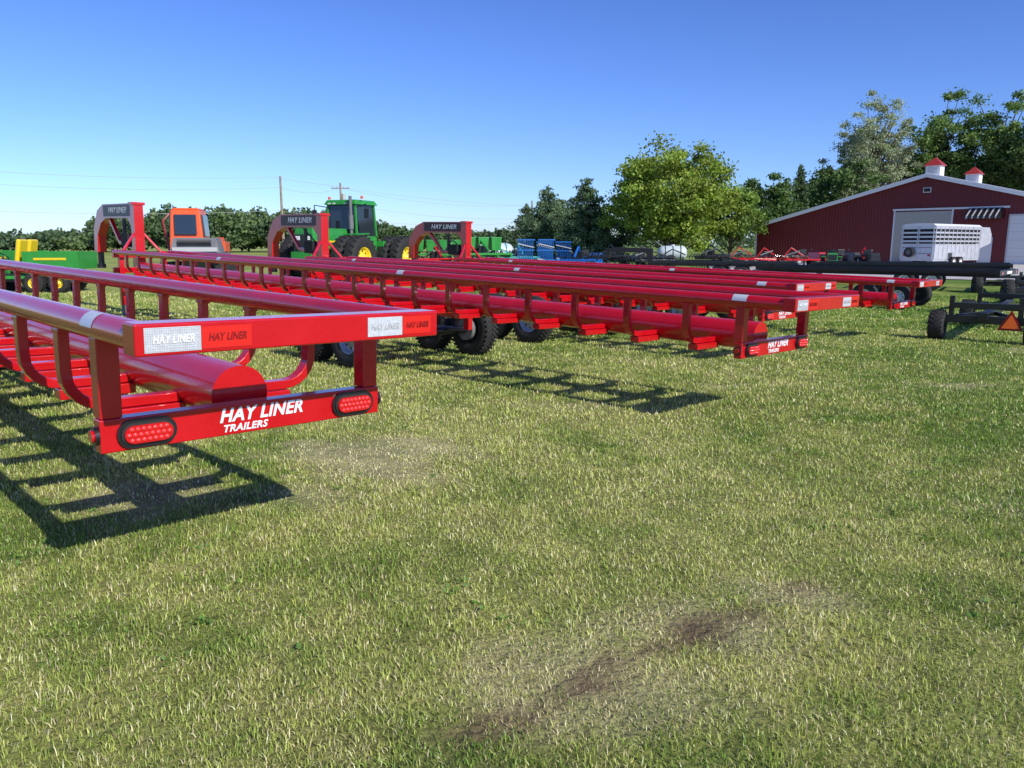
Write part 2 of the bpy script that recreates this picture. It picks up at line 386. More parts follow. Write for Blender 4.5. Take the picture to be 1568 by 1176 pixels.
# ------------------------------------------------------------ 4wd tractor
def big_tractor(x,y,head):
    e=empty('farm_tractor',x,y,gzf(x,y),head)
    b=B()
    for yy in(1.75,-1.75):
        for sx in(-1,1):
            for X in(1.02,1.66): b.wheel((sx*X,yy,.95),(sx,0,0),.95,.52,YEL,36,rim=.5,lug=22)
        b.cyl((-1.7,yy,.95),(1.7,yy,.95),.14,GREEN)
    b.obj('wheels',e)
    b=B()
    b.box((0,2.1,1.66),(1.0,2.5,.95),GREEN,taper=(.86,.97)); b.box((0,2.1,2.17),(.82,2.4,.08),GREEN)
    b.bx(-.42,.42,3.36,3.40,1.28,1.95,BLK); b.bx(-.5,.5,3.2,3.55,.95,1.25,GREEN)
    b.bx(-.47,.47,.4,3.2,.7,1.2,DARK); b.bx(-.5,.5,-3,.2,.75,1.25,GREEN); b.bx(-1.1,1.1,-2.9,-.9,1.45,1.7,GREEN)
    b.bx(-.75,.75,-.95,.75,1.25,1.9,GREEN)
    b.bx(-.515,-.505,1.0,3.2,1.62,1.7,YEL); b.bx(.505,.515,1.0,3.2,1.62,1.7,YEL)
    for sx in(-1,1): b.bx(sx*.25-.12,sx*.25+.12,3.40,3.42,1.72,1.88,WHT)
    b.sweep([(-1.3,1.9,1.95),(-1.3,1.0,2.0)],(1,0,0),.7,.05,GREEN); b.sweep([(1.3,1.9,1.95),(1.3,1.0,2.0)],(1,0,0),.7,.05,GREEN)
    b.obj('body',e,.03)
    b=B()
    b.box((0,-.1,2.6),(1.5,1.55,1.35),GLASS,taper=(.92,.92))
    for sx in(-1,1):
        for yy in(-.87,.67): b.sweep([(sx*.77,yy,1.9),(sx*.70,yy*.93,3.3)],(1,0,0),.09,.09,GREEN)
    b.box((0,-.1,3.36),(1.65,1.75,.2),GREEN,taper=(.88,.88)); b.bx(-.72,.72,.70,.74,3.24,3.34,BLK)
    for t in(-.55,-.3,.3,.55): b.bx(t-.08,t+.08,.74,.76,3.25,3.33,WHT)
    b.obj('cab',e,.02)
    b=B()
    b.cyl((-.62,.85,1.8),(-.62,.85,3.6),.07,GRY); b.cyl((-.62,.85,2.2),(-.62,.85,2.8),.11,GRY); b.cyl((.45,1.0,2.1),(.45,1.0,2.6),.1,BLK)
    for sx in(-1,1):
        b.sweep([(sx*.75,.6,3.15),(sx*1.35,.75,3.25),(sx*1.35,.75,2.9)],(0,1,0),.04,.04,BLK); b.bx(sx*1.25,sx*1.45,.72,.78,2.65,3.05,BLK)
        b.cyl((sx*.85,.3,3.5),(sx*.85,.3,3.62),.06,ORG)
        b.bx(sx*.8,sx*.95,-.1,.5,1.5,1.56,BLK); b.bx(sx*.85,sx*1.0,-.1,.4,1.0,1.05,BLK)
    b.obj('stack_and_mirrors',e)
big_tractor(-7.2,35,203)

def excavator(x,y,head):
    e=empty('excavator',x,y,gzf(x,y),head); b=B()
    for sx in(-1,1):
        pts=stadium(3.2,.75,8); b.prism(pts,(sx*1.05-.22,0,.42),(0,1,0),(0,0,1),(.44,0,0),DARK,True)
        for i in range(16): b.bx(sx*1.05-.24,sx*1.05+.24,-1.5+i*.2,-1.4+i*.2,.0,.82,RUB)
    b.obj('tracks',e)
    b=B(); b.bx(-.5,.5,-.6,.6,.5,.95,GRY); b.bx(-1.1,1.1,-1.8,1.0,.95,1.2,GRY)
    b.box((.15,-1.2,1.5),(1.9,1.4,.6),GRY,taper=(.85,.85)); b.bx(-.7,1.0,-1.96,-1.85,1.25,1.42,LGRY)
    b.bx(.25,1.1,-.4,.9,1.25,1.65,ORG)
    for i in range(6): b.bx(-.5,.8,-1.93,-1.90,1.5+i*.04,1.52+i*.04,BLK)
    b.obj('house',e,.05)
    b=B(); b.box((-.35,.05,2.1),(1.35,1.7,1.65),ORG,taper=(.84,.85)); b.box((-.35,.05,2.96),(1.05,1.35,.1),ORG); b.obj('cab',e,.08,3)
    b=B()
    b.box((-.35,.86,2.25),(.95,.12,1.0),GLASS,rot=Matrix.Rotation(R(5),3,'X')); b.box((-.35,-.745,2.33),(.85,.12,.82),GLASS,rot=Matrix.Rotation(R(-5),3,'X'))
    b.box((-.965,.05,2.3),(.12,1.15,.9),GLASS,rot=Matrix.Rotation(R(4),3,'Y')); b.box((.265,.05,2.3),(.12,1.15,.9),GLASS,rot=Matrix.Rotation(R(-4),3,'Y'))
    b.obj('windows',e,.02)
    b=B(); b.sweep([(.5,1.0,1.2),(.5,2.4,1.7),(.5,4.0,1.2)],(1,0,0),.3,.3,ORG); b.sweep([(.5,3.9,1.2),(.5,4.2,.5)],(1,0,0),.24,.26,ORG)
    b.prism([(0,0),(.6,.1),(.7,.5),(.2,.7)],(.1,3.6,.1),(0,1,0),(0,0,1),(.8,0,0),GRY)
    b.sweep([(-1.15,-.2,1.3),(-1.35,-.1,2.5),(-1.1,.1,2.8)],(0,1,0),.08,.08,DRED)
    b.obj('boom',e,.02)
excavator(-13.2,33,-12)

def utv(x,y,head):
    e=empty('utility_vehicle',x,y,gzf(x,y),head); b=B()
    for yy in(-.95,-.2+.0,1.2):
        for sx in(-1,1): b.wheel((sx*.6,yy,.31),(sx,0,0),.31,.26,YEL,24,rim=.5,lug=16)
    b.obj('wheels',e)
    b=B(); b.bx(-.72,.72,-1.65,.05,.76,.82,GREEN)
    for sx in(-1,1): b.bx(sx*.68,sx*.72,-1.65,.05,.82,1.32,GREEN)
    b.bx(-.68,.68,-1.65,-1.61,.82,1.32,GREEN); b.bx(-.68,.68,.01,.05,.82,1.32,GREEN)
    b.bx(-.45,.45,-1.4,1.5,.35,.6,BLK); b.box((0,1.45,.75),(1.2,.75,.5),GREEN,taper=(.85,.7)); b.bx(-.6,.6,.1,1.2,.45,.55,GREEN); b.bx(-.5,.5,-1.3,.0,.6,.76,BLK)
    for i in range(6): b.bx(.721,.735,-1.6+i*.3,-1.54+i*.3,.84,1.3,GREEN); b.bx(-.735,-.721,-1.6+i*.3,-1.54+i*.3,.84,1.3,GREEN)
    b.bx(.7355,.737,-1.3,-.3,1.05,1.12,YEL); b.bx(-.737,-.7355,-1.3,-.3,1.05,1.12,YEL)
    b.obj('body_and_bed',e,.02)
    b=B()
    for sx in(-.33,.33): b.bx(sx-.27,sx+.27,.25,.8,.8,.98,YEL); b.box((sx,.24,1.35),(.5,.14,.72),YEL,rot=Matrix.Rotation(R(10),3,'X'))
    b.obj('seats',e,.05,3)
    b=B(); b.cyl((-.33,1.05,.8),(-.33,.8,1.15),.02,BLK); b.lathe((-.33,.8,1.15),(0,-.6,.8),[(0,.17),(.02,.18),(.03,.17),(.0,.15)],BLK,16)
    b.obj('steering',e)
utv(-15.6,25.5,-95)
utv(-18.2,27.2,-80)

# ------------------------------------------------------------ implements
def sprayer(x,y,head,m=TEAL,s=1.):
    e=empty('tank_sprayer',x,y,gzf(x,y),head); b=B()
    pr=[(-1.3*s,.02),(-1.28*s,.35*s),(-1.1*s,.58*s),(-.8*s,.66*s)]; pr=pr+[(-a,r) for a,r in pr[::-1]]
    b.lathe((0,0,1.35*s),(0,1,0),pr,TANK,24); b.cyl((0,0,1.95*s),(0,0,2.12*s),.2*s,TANK)
    b.obj('tank',e)
    b=B()
    for yy in(-.7,0,.7): b.lathe((0,yy*s,1.35*s),(0,1,0),[(-.03,.665*s),(-.03,.68*s),(.03,.68*s),(.03,.665*s)],m,24)
    for sx in(-1,1):
        b.bx(sx*.5-.05,sx*.5+.05,-1.6*s,1.9*s,.6*s,.72*s,m)
        for yy in(-.9,0,.9): b.sweep([(sx*.5,yy*s,.7*s),(sx*.62*s,yy*s,1.0*s)],(0,1,0),.08,.05,m)
    b.bx(-1.9*s,1.9*s,-1.7*s,-1.6*s,.8*s,.9*s,m)
    for sx in(-1,1): b.sweep([(sx*1.9*s,-1.65*s,.85*s),(sx*1.7*s,-.2*s,1.7*s),(sx*1.5*s,1*s,1.2*s)],(1,0,0),.08,.08,m)
    b.sweep([(0,1.8*s,.65*s),(0,3.0*s,.5*s)],(1,0,0),.1,.1,m); b.obj('frame',e)
    b=B()
    for sx in(-1,1): b.wheel((sx*.85,-.2,.42),(sx,0,0),.42,.24,RIMW,24,lug=18)
    b.obj('wheels',e)
def tillage(name,x,y,head,m,W=3.6,rows=4,hopper=None,zt=.95):
    e=empty(name,x,y,gzf(x,y),head); b=B()
    for r_ in range(rows):
        yy=r_*.65; b.bx(-W/2,W/2,yy-.05,yy+.05,zt-.1,zt,m)
        n=int(W/.45)
        for i in range(n+1):
            X=-W/2+i*W/n+(.12 if r_%2 else 0)
            b.sweep([(X,yy,zt),(X,yy-.18,zt+.12),(X,yy-.32,zt-.1),(X,yy-.28,zt-.5),(X,yy-.08,zt-.85)],(1,0,0),.05,.025,BLK)
    for X in(-W/2,-W/6,W/6,W/2): b.bx(X-.05,X+.05,0,(rows-1)*.65,zt-.21,zt-.1,m)
    b.sweep([(-.5,(rows-1)*.65,zt-.15),(0,(rows-1)*.65+1.6,.5)],(0,0,1),.1,.1,m); b.sweep([(.5,(rows-1)*.65,zt-.15),(0,(rows-1)*.65+1.6,.5)],(0,0,1),.1,.1,m)
    b.sweep([(0,0,zt),(0,.5,zt+.6),(0,(rows-1)*.65,zt+.1)],(1,0,0),.1,.08,m)
    b.cyl((.3,.1,zt+.1),(.3,1.0,zt+.4),.05,GRY,seg=8); b.bx(-.25,.25,.4,.7,zt+.01,zt+.35,BLK)
    b.obj('frame_and_tines',e,.01)
    b=B()
    for sx in(-1,1): b.wheel((sx*(W/2-.5),.9,.34),(sx,0,0),.34,.22,RIMW,20)
    b.obj('wheels',e)
    if hopper:
        b=B(); n=int(W/.75)
        for i in range(n):
            X=-W/2+.4+i*.75
            b.box((X,.2,zt+.42),(.52,.5,.6),hopper,taper=(1.15,1.15)); b.box((X,.2,zt+.75),(.62,.6,.08),hopper)
            b.cyl((X,.2,zt+.12),(X,.05,zt-.4),.09,BLK)
        b.obj('seed_hoppers',e,.02)
def gate_rack(x,y,head,m,h=1.55):
    e=empty('folding_harrow',x,y,gzf(x,y),head); b=B()
    for k,X in enumerate((-.75,.25)):
        for i in range(9): b.sweep([(X+i*.09,-.3,.3),(X+i*.09+.05,.3,h)],(1,0,0),.045,.03,m)
        for q in(.0,.33,.66,1.0): b.box((X+.38,-.3+.6*q,.3+(h-.3)*q),(.85,.05,.06),m)
        for zz in(.25,.75): b.sweep([(X-.02,-.28+.6*zz,.3+(h-.3)*zz),(X+.78,-.28+.6*zz+.1,.3+(h-.3)*zz+.18)],(0,1,0),.04,.04,LGRY)
    b.bx(-1.1,1.5,-.5,-.35,.25,.4,m); b.bx(-.05,.15,-.5,1.6,.3,.42,m)
    for X in(-1,1.4): b.sweep([(X,-.4,.02),(X,.0,.8),(X,.5,.02)],(1,0,0),.07,.05,m)
    b.obj('frame',e,.0)
def garden_tractor(x,y,head,m):
    e=empty('garden_tractor',x,y,gzf(x,y),head); b=B()
    b.box((0,.75,.75),(.62,1.1,.5),m,taper=(.85,.95)); b.bx(-.25,.25,1.3,1.32,.55,.9,BLK); b.bx(-.3,.3,-.6,.3,.45,.6,m)
    b.bx(-.62,-.36,-.75,.05,.72,.78,m); b.bx(.36,.62,-.75,.05,.72,.78,m); b.bx(-.25,.25,-.6,-.1,.75,.85,BLK); b.bx(-.25,.25,-.68,-.58,.85,1.2,BLK)
    b.cyl((0,.35,.8),(0,.12,1.1),.02,BLK); b.lathe((0,.12,1.1),(0,-.5,.8),[(0,.16),(.02,.17),(.03,.16),(0,.14)],BLK,14)
    b.obj('body',e,.03)
    b=B()
    for sx in(-1,1): b.wheel((sx*.5,-.35,.4),(sx,0,0),.4,.26,RIMW,20,lug=14); b.wheel((sx*.4,1.0,.25),(sx,0,0),.25,.18,RIMW,18)
    b.obj('wheels',e)
P=lambda u,y:((u-784)/1197*y,y)
tillage('row_planter',*P(730,40),150,GREEN,2.6,3,GREEN,1.1)
tillage('row_planter',*P(690,46),170,GREEN,4.5,2,GREEN,1.0)
sprayer(*P(757,42),75,TEAL,.8)
tillage('field_cultivator',*P(788,42),160,TEAL,1.8,3,None,.9)
gate_rack(*P(824,38),172,BLUE,1.75)
gate_rack(*P(853,41),190,BLUE,1.65)
tillage('chisel_plow',*P(890,40),200,BLUE,2.2,3,None,.8)
tillage('chisel_plow',*P(925,46),140,BLK,2.6,3,None,.9)
tillage('field_cultivator',*P(968,44),80,BLK,3.0,4,None,.8)
sprayer(*P(1030,52),95,BLK,.72)
tillage('disc_harrow',*P(1075,46),120,BLK,2.6,3,None,.9)
tillage('chisel_plow',*P(1120,52),100,RED,3.,3,None,.75)
tillage('chisel_plow',*P(1160,54),80,RED,2.6,3,None,.7)
tillage('chisel_plow',*P(1200,52),95,RED,2.6,3,None,.7)
tillage('field_cultivator',*P(660,42),150,RED,3.,3,None,.8)
garden_tractor(*P(1275,50),200,GREEN)
garden_tractor(*P(1297,52),170,BLK)
garden_tractor(*P(1333,50),190,BLK)
garden_tractor(*P(1240,54),160,RED)
tillage('chisel_plow',*P(1318,58),60,RED,2.4,2,None,.7)
garden_tractor(*P(905,50),150,BLUE)

# ------------------------------------------------------------ livestock trailer
def stock_trailer(x,y,head):
    e=empty('livestock_trailer',x,y,gzf(x,y),head); W=2.2;L=6.6; b=B()
    z0,z1=.55,2.75
    b.bx(-W/2,W/2,0,L,z0-.12,z0,ALU)
    b.bx(-W/2+.04,W/2-.04,.04,L-.04,z0+1.05,z1-.1,DARK)
    for sx in(-1,1):
        X=sx*W/2
        b.bx(X-.03,X+.03,0,L,z0,z0+1.0,ALU)
        for i in range(3): b.bx(X-.03,X+.03,0,L,z0+1.14+i*.28,z0+1.14+i*.28+.12,ALU)
        b.bx(X-.03,X+.03,0,L,z1-.2,z1,ALU)
        for i in range(12): b.bx(X+sx*.031,X+sx*.06,i*.59,i*.59+.06,z0,z1-.02,ALU)
        b.bx(X+sx*.06,X+sx*.32,L*.3,L*.3+2.0,.95,1.0,ALU); b.bx(X+sx*.28,X+sx*.32,L*.3,L*.3+2.,.7,.949,ALU)
    for yy in(-.03,L):
        b.bx(-W/2,W/2,yy,yy+.03,z0,z0+1.,ALU); 
        for i in range(3): b.bx(-W/2,W/2,yy,yy+.03,z0+1.14+i*.28,z0+1.14+i*.28+.12,ALU)
        b.bx(-W/2,W/2,yy,yy+.03,z1-.2,z1,ALU)
    for X in(-W/2+.05,-.05,.05,W/2-.1): b.bx(X,X+.05,-.06,-.031,z0,z1,ALU)
    for zz in(.9,1.3): b.bx(-W/2+.12,W/2-.12,-.055,-.031,zz,zz+.04,GRY)
    pts=[(-W/2-.05,0),(-W/2+.15,.14),(0,.2),(W/2-.15,.14),(W/2+.05,0)]
    b.prism(pts,(0,-.05,z1),(1,0,0),(0,0,1),(0,L+.1,0),RIMW)
    b.prism([(0,z0+.6),(0,z1),(1.8,z1),(2.2,z1-.5),(2.2,z0+1.1),(1.9,z0+1.0)],(-W/2+.2,L+.04,0),(0,1,0),(0,0,1),(W-.4,0,0),ALU)
    b.bx(-.1,.1,L+1.7,L+1.9,.2,z0+1.1,BLK)
    for t in(-.9,.74): b.bx(t,t+.16,-.075,-.062,.75,.85,LENS)
    b.wheel((-.45,-.2,1.0),(0,-1,0),.33,.2,GRY,20)
    b.obj('body',e,.006)
    b=B()
    for s in(L*.3+.5,L*.3+1.45):
        for sx in(-1,1): b.wheel((sx*(W/2+.16),s,.36),(sx,0,0),.36,.22,RIMW,22)
    b.obj('wheels',e)
stock_trailer((1405-784)/1197*53,53,54)

# ------------------------------------------------------------ barn
def barn():
    x0,y0=23.4,75.
    e=empty('red_barn',x0,y0,0,0); e.rotation_euler=(0,0,R(-45))
    Wd=29.6;Ln=26.;ez=3.2;az=7.05;m=Wd/2
    wall=bpy.data.materials.new('red_metal_siding'); wall.use_nodes=True; nt=wall.node_tree; bs=nt.nodes['Principled BSDF']
    tc=nt.nodes.new('ShaderNodeTexCoord'); wv=nt.nodes.new('ShaderNodeTexWave'); wv.wave_type='BANDS'; wv.bands_direction='DIAGONAL'; wv.inputs['Scale'].default_value=2.4
    mp=nt.nodes.new('ShaderNodeMapping'); mp.inputs['Scale'].default_value=(1,1,0); nt.links.new(tc.outputs['Object'],mp.inputs[0]); nt.links.new(mp.outputs[0],wv.inputs[0])
    bp=nt.nodes.new('ShaderNodeBump'); bp.inputs['Distance'].default_value=.03; bp.inputs['Strength'].default_value=.6; nt.links.new(wv.outputs['Fac'],bp.inputs['Height']); nt.links.new(bp.outputs[0],bs.inputs['Normal'])
    ns=nt.nodes.new('ShaderNodeTexNoise'); ns.inputs['Scale'].default_value=.6; nt.links.new(tc.outputs['Object'],ns.inputs[0])
    cr=nt.nodes.new('ShaderNodeMix'); cr.data_type='RGBA'; cr.inputs[6].default_value=(.115,.007,.011,1); cr.inputs[7].default_value=(.155,.011,.015,1)
    nt.links.new(ns.outputs['Fac'],cr.inputs[0]); nt.links.new(cr.outputs[2],bs.inputs['Base Color']); bs.inputs['Roughness'].default_value=.5
    roof=mat('white_metal_roof',(.72,.73,.74),.45,var=.05)
    beige=mat('beige_door',(.42,.40,.34),.6,var=.08)
    b=B()
    b.prism([(0,0),(Wd,0),(Wd,ez),(m,az),(0,ez)],(0,0,-.1),(1,0,0),(0,0,1),(0,Ln,0),wall); b.obj('walls',e)
    b=B()
    sl=math.hypot(m+.6,(az-ez)*(m+.6)/m); an=math.atan2(az-ez,m)
    for sg in(-1,1):
        cxr=m+sg*(m+.6)/2; czr=az-(az-ez)*(m+.6)/m/2+.1
        b.box((cxr,Ln/2-.0,czr),(sl,Ln+1.0,.12),roof,rot=Matrix.Rotation(sg*an,3,'Y'))
        b.box((cxr,-.53,czr-.12),(sl,.05,.28),RIMW,rot=Matrix.Rotation(sg*an,3,'Y'))
        if sg>0:
            for i in range(40):
                b.box((cxr,-.4+i*.68,czr+.075),(sl,.04,.03),roof,rot=Matrix.Rotation(sg*an,3,'Y'))
    b.bx(-.06,.06,-.06,.0,0,ez,RIMW)
    b.obj('roof',e)
    b=B()
    d0,d1=12.5,16.8
    b.bx(d0,d1,-.06,-.02,0,4.2,beige); b.bx(d0-.12,d0,-.09,-.03,0,4.3,RIMW); b.bx(d1,d1+.12,-.09,-.03,0,4.3,RIMW); b.bx(d0-.2,d1+4,-.12,-.03,4.3,4.45,RIMW)
    for i in range(1,4): b.bx(d0,d1,-.075,-.061,i*1.05-.02,i*1.05+.02,LGRY)
    b.bx(20.9,24.6,-.06,-.02,0,3.7,RIMW); b.bx(20.8,20.9,-.09,-.03,0,3.8,LGRY); b.bx(20.8,24.7,-.09,-.03,3.7,3.82,LGRY)
    for i in range(1,6): b.bx(20.9,24.6,-.07,-.061,i*.62-.01,i*.62+.01,LGRY)
    b.bx(18.9,19.85,-.06,-.02,0,2.1,RIMW); b.bx(m-.3,m+.3,-.05,-.02,5.7,6.1,RIMW); b.bx(m-.24,m+.24,-.07,-.051,5.76,6.04,DARK)
    b.obj('doors',e)
    b=B()
    b.prism([(0,3.0),(-1.3,2.25),(-1.3,2.1),(0,2.1)],(18.0,-.03,1.4),(0,1,0),(0,0,1),(2.4,0,0),BLK)
    for i in range(6): b.sweep([(18.2+i*.4,-.05,4.42),(18.2+i*.4,-1.35,3.67),(18.2+i*.4,-1.36,3.5)],(1,0,0),.10,.02,LGRY)
    b.obj('awning',e)
    for yy in(1.4,12.5):
        b=B()
        b.bx(m-.55,m+.55,yy-.55,yy+.55,az-.3,az+.85,RIMW)
        for i in range(5): b.bx(m-.38,m+.38,yy-.565,yy-.551,az+.2+i*.12,az+.25+i*.12,LGRY); b.bx(m-.565,m-.551,yy-.38,yy+.38,az+.2+i*.12,az+.25+i*.12,LGRY)
        v=[(m-.72,yy-.72,az+.85),(m+.72,yy-.72,az+.85),(m+.72,yy+.72,az+.85),(m-.72,yy+.72,az+.85),(m,yy,az+1.55)]
        b.add(v,[(0,1,4),(1,2,4),(2,3,4),(3,0,4),(3,2,1,0)],mat('red_cupola_roof',(.35,.03,.025),.5))
        b.cyl((m,yy,az+1.5),(m,yy,az+1.9),.03,BLK)
        b.obj('cupola',e)
barn()

# ------------------------------------------------------------ poles & wires
def pole(x,y,h,arm=True):
    e=empty('utility_pole',x,y,0); b=B()
    b.cyl((0,0,0),(0,0,h),.17,WOOD,r1=.11,seg=12)
    if arm:
        b.bx(-1.1,1.1,-.06,.06,h-.7,h-.58,WOOD)
        for t in(-1,-.4,.4,1): b.cyl((t,0,h-.58),(t,0,h-.4),.05,LGRY,seg=8)
        b.cyl((.35,.0,h-2.2),(.35,0,h-1.3),.22,LGRY)
    b.obj('pole',e)
pole(-25.7,88,9.0,False); pole(-20.8,96,8.9,True); pole(-62,62,9.2,False); pole(30,150,10,True); pole(3,118,8,False)
b=B()
def wire(a,c,sag,r=.016):
    a=Vector(a);c=Vector(c);pv=a
    for i in range(1,13):
        t=i/12; p=a.lerp(c,t)-Vector((0,0,4*sag*t*(1-t))); b.cyl(pv,p,r,LGRY,seg=4,caps=False); pv=p
wire((-25.7,88,8.9),(-62,62,9.0),.9); wire((-25.7,88,7.8),(-62,62,8.0),1.0); wire((-25.7,88,5.3),(-62,62,5.3),.8)
wire((-25.7,88,8.8),(-20.8,96,8.5),.1); wire((-25.7,88,7.8),(-20.8,96,8.3),.6)
wire((-20.8,96,8.3),(3,118,7.5),1.0); wire((-20.8,96,8.3),(30,150,9.5),1.5); wire((-20.8,96,6.5),(3,118,5.5),.8)
wire((-25.7,88,5.2),(3,118,5.0),1.)
b.obj('power_lines')

# ------------------------------------------------------------ vegetation
def quads(name,Pn,size,colr,parent=None,asp=.6,m=LEAF):
    N=len(Pn); d=rng.normal(size=(N,3)); d/=np.linalg.norm(d,axis=1)[:,None]
    e_=rng.normal(size=(N,3)); n=np.cross(d,e_); n/=np.linalg.norm(n,axis=1)[:,None]
    s=size[:,None]
    V=np.empty((N,4,3)); V[:,0]=Pn-d*s; V[:,1]=Pn+n*s*asp; V[:,2]=Pn+d*s; V[:,3]=Pn-n*s*asp
    me=bpy.data.meshes.new(name); me.vertices.add(N*4); me.vertices.foreach_set('co',V.reshape(-1))
    me.loops.add(N*4); me.loops.foreach_set('vertex_index',np.arange(N*4,dtype=np.int32))
    me.polygons.add(N); me.polygons.foreach_set('loop_start',np.arange(0,N*4,4,dtype=np.int32))
    me.update(calc_edges=True)
    a=me.attributes.new('col','FLOAT_COLOR','POINT')
    cc=np.ones((N,4,4)); cc[:,:,:3]=colr[:,None,:]; a.data.foreach_set('color',cc.reshape(-1))
    me.materials.append(m); o=bpy.data.objects.new(name,me); COL.objects.link(o)
    if parent: o.parent=parent
    return o
def tree(name,x,y,h,w,col,th=.22,n=16000,K=90,ls=.2,spread=.10,lean=0,dens_out=.55):
    e=empty(name,x,y,gzf(x,y))
    cz=h*(th+(1-th)/2); rz=h*(1-th)/2
    cs=[];
    for i in range(K):
        d=rng.normal(size=3); d/=np.linalg.norm(d); rr=dens_out+(1-dens_out)*rng.random()
        rr*=(.80+.30*rng.random())
        p=np.array([d[0]*w/2*rr,d[1]*w/2*rr,d[2]*rz*rr])
        if d[2]<-.2: p[2]*=.85
        cs.append(p+[lean*(p[2]/rz),0,cz])
    cs=np.array(cs)
    cr=w*spread*(.5+.9*rng.random(K)); per=n//K
    idx=np.repeat(np.arange(K),per); g=rng.normal(size=(len(idx),3)); g/=np.linalg.norm(g,axis=1)[:,None]
    g*=(rng.random((len(idx),1))**.5)*(1+.25*rng.normal(size=(len(idx),1)))
    Pn=cs[idx]+g*cr[idx][:,None]*[1.3,1.3,.75]
    br=.72+.56*rng.random(K); c=np.array(col)[None,:]*br[idx][:,None]*(.75+.5*rng.random((len(idx),1)))
    c[:,0]*=.85+.3*rng.random(len(idx))
    quads('foliage',Pn,ls*(.6+.8*rng.random(len(idx))),c,e)
    b=B(); 
    top_=Vector((lean*.3,0,h*.80)); tr=h*.02
    b.cyl((0,0,-.1),(0,0,h*th),tr*1.3,BARK,r1=tr,seg=10); b.cyl((0,0,h*th),top_,tr,BARK,r1=tr*.25,seg=8)
    for i in range(0,K,2):
        q=Vector(cs[i]); zf=max(h*th*.9,q.z-.25*h-.1*h*rng.random()); s=Vector((0,0,min(zf,h*.75))); mid=s.lerp(q,.5)+Vector((0,0,-.02*h*rng.random()))
        r_=tr*.35; b.cyl(s,mid,r_,BARK,r1=r_*.6,seg=5,caps=False); b.cyl(mid,q,r_*.6,BARK,r1=r_*.15,seg=5,caps=False)
    b.obj('trunk_and_limbs',e)
def conifer(name,x,y,h,w,col,n=14000,ls=.16,gap=0.03):
    e=empty(name,x,y,0); L=int(h*2.6); PP=[];CC=[]
    b=B(); b.cyl((0,0,-.1),(0,0,h*.97),h*.018,BARK,r1=.02,seg=8)
    rad=[]
    for i in range(L):
        t=i/(L-1); rad.append((1-t)**.7*w/2*(.75+.45*rng.random())+.1)
    sm=sum(r_**1.3 for r_ in rad)
    for i in range(L):
        t=i/(L-1); z=h*(gap+(.97-gap)*t); nb=9; k=int(n*rad[i]**1.3/sm/nb)+3
        for q in range(nb):
            a=2*math.pi*(q/nb)+rng.random()*.7; rr=rad[i]*(.65+.5*rng.random())
            u=rng.random(k)**.6; zz=z+rng.normal()*.15-u*rr*.12+u*u*rr*.18
            jit=rng.normal(size=(k,3))*[.16,.16,.11]*(.5+rr*.35)
            p=np.stack([np.cos(a)*u*rr,np.sin(a)*u*rr,zz],1)+jit; PP.append(p)
            CC.append(np.array(col)[None,:]*(.65+.7*rng.random())*(.8+.4*rng.random((k,1))))
            b.cyl((0,0,z),(math.cos(a)*rr*.8,math.sin(a)*rr*.8,z),.03,BARK,r1=.01,seg=4,caps=False)
    Pn=np.concatenate(PP);C_=np.concatenate(CC)
    quads('needles',Pn,ls*(.6+.8*rng.random(len(Pn))),C_,e,asp=.35); b.obj('trunk',e)
LG=(.25,.33,.05); MG=(.15,.235,.06); DG=(.10,.165,.045); SP=(.13,.195,.10); GG=(.33,.37,.23)
def at(u,y): return ((u-784)/1197*y, y)
tree('maple_tree',*at(1030,70),10.1,12.4,LG,th=.06,n=42000,K=200,ls=.14,spread=.078,dens_out=.5)
tree('maple_tree',*at(1118,74),7.6,6.5,(.17,.26,.045),th=.1,n=12000,K=65,ls=.16)
conifer('spruce_tree',*at(838,80),7.4,7.2,SP,n=16000)
conifer('spruce_tree',*at(897,74),7.7,7.4,SP,n=17000)
conifer('pine_tree',*at(806,92),6.2,5.4,(.12,.17,.08),n=8000)
tree('pine_tree',*at(866,84),6.3,6.5,SP,n=9000,K=55,ls=.15,th=.05)
tree('pine_tree',*at(930,80),5.0,6.5,SP,n=8000,K=50,ls=.15,th=.05)
tree('oak_tree',*at(1172,98),10.0,8.0,DG,n=14000,K=80,ls=.2)
conifer('spruce_tree',*at(1219,100),11.6,4.2,(.08,.13,.05),n=10000,ls=.2)
tree('oak_tree',*at(1285,104),12.5,9.0,DG,n=14000,K=80,ls=.21)
tree('oak_tree',*at(1240,112),11.5,8.0,DG,n=10000,K=60,ls=.22)
tree('cottonwood_tree',*at(1318,108),22.4,11.5,GG,th=.12,n=42000,K=300,ls=.14,spread=.070,dens_out=.25)
tree('maple_tree',*at(1425,112),22.6,10.5,MG,th=.15,n=26000,K=170,ls=.18,spread=.088,dens_out=.25)
tree('maple_tree',*at(1515,108),22.4,11.5,MG,th=.15,n=30000,K=180,ls=.18,spread=.088,dens_out=.25)
tree('maple_tree',*at(1590,100),20,12,DG,th=.18,n=16000,K=110,ls=.2,dens_out=.3)
tree('oak_tree',*at(1370,120),15,12,DG,n=12000,K=60,ls=.24)
tree('oak_tree',*at(1470,122),16,14,DG,n=14000,K=70,ls=.24)
tree('oak_tree',*at(1690,105),19,14,MG,n=8000,K=80,ls=.26)

